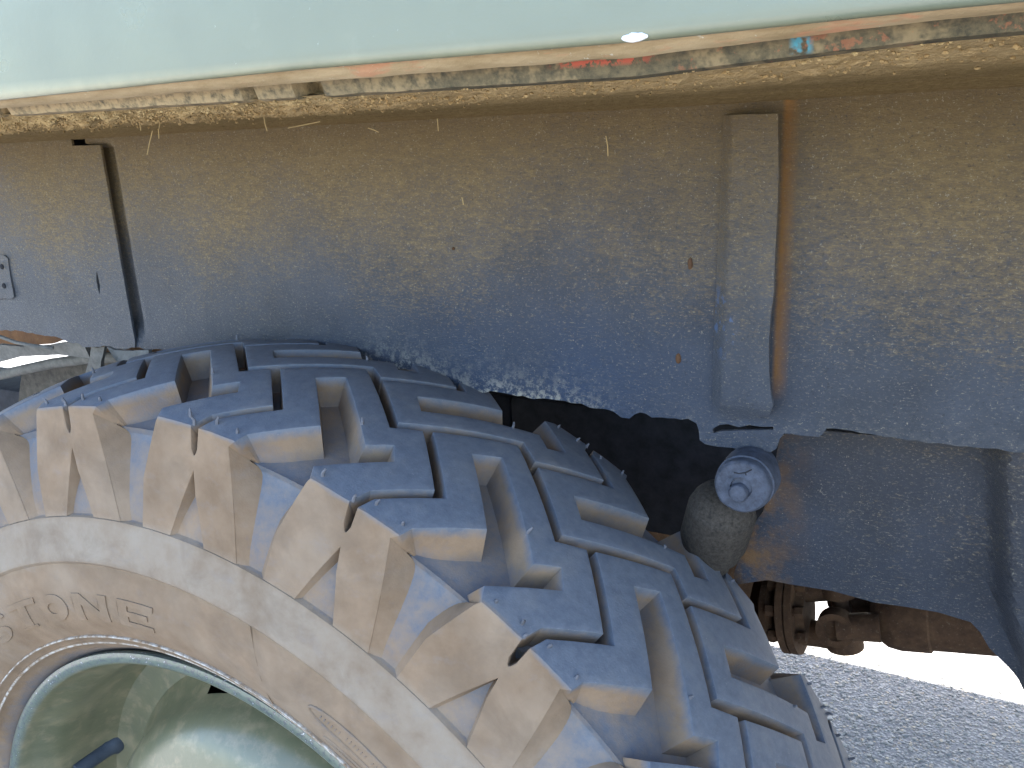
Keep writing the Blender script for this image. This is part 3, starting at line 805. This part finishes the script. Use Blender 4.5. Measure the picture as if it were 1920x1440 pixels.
# ---- propshaft on the truck's centre line
YP = .70
def pv(px, py): return at(px, py, YP)
PM = {'a': (.075, .036, .020), 'b': (.13, .066, .036)}
a = pv(1575, 1180); b = pv(2100, 1165)
a = Vector((.264, YP, -.038)); d = Vector((1, 0, .165)).normalized()
bm = bmesh.new()
lathe_axis(bm, a+d*.045, a+d*1.5, [(-.012, 0), (-.010, .022), (.006, .034), (.02, .037), (.05, .037), (.052, .034), (.12, .034), (.125, .0355), (.19, .0355), (.195, .034), (1.4, .034), (1.4, 0)], 36)
prop = from_bm("propshaft", bm, M_RUST, truck, 35); prop['label'] = 'rusty propeller shaft with universal joint under the truck'
# flange pair with bolts at the axle end
bm = bmesh.new(); f0 = a-d*.056
lathe_axis(bm, f0, f0+d, [(-.030, 0), (-.030, .038), (-.022, .040), (-.016, .030), (-.008, .030), (-.008, .051), (.0, .051), (.0, .048), (.002, .048), (.002, .051), (.010, .051), (.010, .032), (.02, .030), (.02, 0)], 40)
from_bm("coupling_flange", bm, M_RUST, prop, 35)
up = Vector((0, 0, 1)); up = (up-d*up.dot(d)).normalized(); sd_ = d.cross(up)
for ang in (20, 110, 200, 290, 65):
    q = f0+(up*math.cos(R_(ang))+sd_*math.sin(R_(ang)))*.041; bm = bmesh.new()
    lathe_axis(bm, q-d*.020, q+d*.024, [(0, 0), (0, .0072), (.010, .0072), (.010, .005), (.034, .005), (.034, .0072), (.043, .0072), (.043, 0)], 6); from_bm("flange_bolt", bm, M_RUST, prop, 25)
# yokes of the joint: two ears each, with a cross between
for sgn, axis2, base_t, cc in ((1, up, -.055, -.015), (-1, sd_, .040, -.015)):
    for s2 in (1, -1):
        bm = bmesh.new(); q0 = a+d*base_t+axis2*.026*s2; q1 = a+d*cc*0+axis2*.033*s2
        lathe_axis(bm, q1-axis2*.008*s2, q1+axis2*.010*s2, [(0, .012), (0, .021), (.018, .021), (.018, .013), (.014, .012), (.014, 0)], 28)
        tube(bm, [q0-d*.006*sgn, (q0+q1)/2, q1], [.017, .0155, .015], 14)
        from_bm("yoke_ear", bm, M_RUST, prop, 40)
bm = bmesh.new()
tube(bm, [a+up*.036, a-up*.036], .0095, 14); tube(bm, [a+sd_*.036, a-sd_*.036], .0095, 14)
from_bm("joint_cross", bm, M_RUST, prop, 40)
# axle casing on the wheel's line
bm = bmesh.new()
lathe_axis(bm, Vector((0, .17, 0)), Vector((0, 1.4, 0)), [(0, 0), (0, .09), (.012, .09), (.012, .045), (.35, .045), (.42, .10), (.5, .135), (.62, .135), (.70, .10), (.78, .045), (1.2, .045)], 40)
lathe_axis(bm, Vector((.05, YP, -.04)), f0, [(0, .10), (.06, .085), (.10, .058), (.118, .055)], 36)
from_bm("rear_axle", bm, M_RUST, truck, 35)

# ---- odds and ends at the left, behind the wing: pipe, stay, hanger
YL = .20
bm = bmesh.new(); tube(bm, [at(-120, 738, YL), at(0, 703, YL), at(100, 681, YL), at(170, 672, YL), at(260, 668, YL), at(420, 680, YL)], .0048, 16)
pipe = from_bm("brake_pipe", bm, M_GREY, truck, 45)
def band(name, A, B, Y0, Y1, th, mat, parent):
    """plate between two pixel polylines (upper, lower) at depths Y0, Y1"""
    bm = bmesh.new(); n = len(A); rows = []
    for dy in (0, th):
        rows.append([[bm.verts.new(at(*A[i], Y0)+Vector((0, dy, 0))), bm.verts.new(at(*B[i], Y1)+Vector((0, dy, 0)))] for i in range(n)])
    for i in range(n-1):
        for r_ in rows: bm.faces.new((r_[i][0], r_[i+1][0], r_[i+1][1], r_[i][1]))
        for k in (0, 1): bm.faces.new((rows[0][i][k], rows[0][i+1][k], rows[1][i+1][k], rows[1][i][k]))
    for i in (0, n-1): bm.faces.new((rows[0][i][0], rows[0][i][1], rows[1][i][1], rows[1][i][0]))
    bmesh.ops.recalc_face_normals(bm, faces=bm.faces)
    bmesh.ops.subdivide_edges(bm, edges=bm.edges[:], cuts=2, use_grid_fill=True)
    for v in bm.verts: v.co += Vector((.4, 1, .6))*.0006*noise.noise(v.co*130)
    return from_bm(name, bm, mat, parent, 35)
band("tail_stay", [(-60, 650), (0, 646), (40, 650), (85, 648), (110, 643), (150, 641), (158, 648)], [(-60, 690), (0, 679), (40, 668), (85, 667), (110, 665), (150, 670), (170, 672)], .165, .17, .004, M_GREY, truck)
band("rusty_gusset", [(-40, 612), (30, 618), (70, 622), (112, 628), (126, 630)], [(-40, 655), (30, 648), (70, 646), (96, 645), (112, 640)], .26, .26, .004, M_GUS, truck)
h1 = band("pipe_hanger", [(172, 648), (181, 652), (196, 650)], [(168, 672), (180, 680), (190, 676)], .150, .152, .003, M_GREY, truck)
band("hanger_strap", [(168, 672), (180, 680), (190, 676)], [(150, 735), (166, 735), (184, 735)], .152, .160, .003, M_GREY, h1)
band("wing_tab", [(200, 650), (214, 656), (245, 658), (279, 656)], [(216, 676), (224, 682), (245, 686), (278, 680)], .125, .120, .003, M_GREY, truck)
bm = bmesh.new(); tube(bm, [at(-60, 610, .15), at(0, 631, .15), at(30, 642, .15), at(60, 648, .15), at(100, 652, .16)], .0016, 8); from_bm("brake_cable", bm, M_GREY, truck, 45)

band("damper_bracket", [(40, 702), (100, 685), (170, 675), (260, 672), (330, 668)], [(30, 800), (100, 770), (170, 750), (260, 720), (330, 700)], .235, .235, .006, M_DUST, truck)
band("wing_stiffener", [(135, 628), (200, 632), (270, 636), (345, 640)], [(150, 664), (205, 680), (270, 684), (345, 690)], .215, .215, .004, M_GUS, truck)
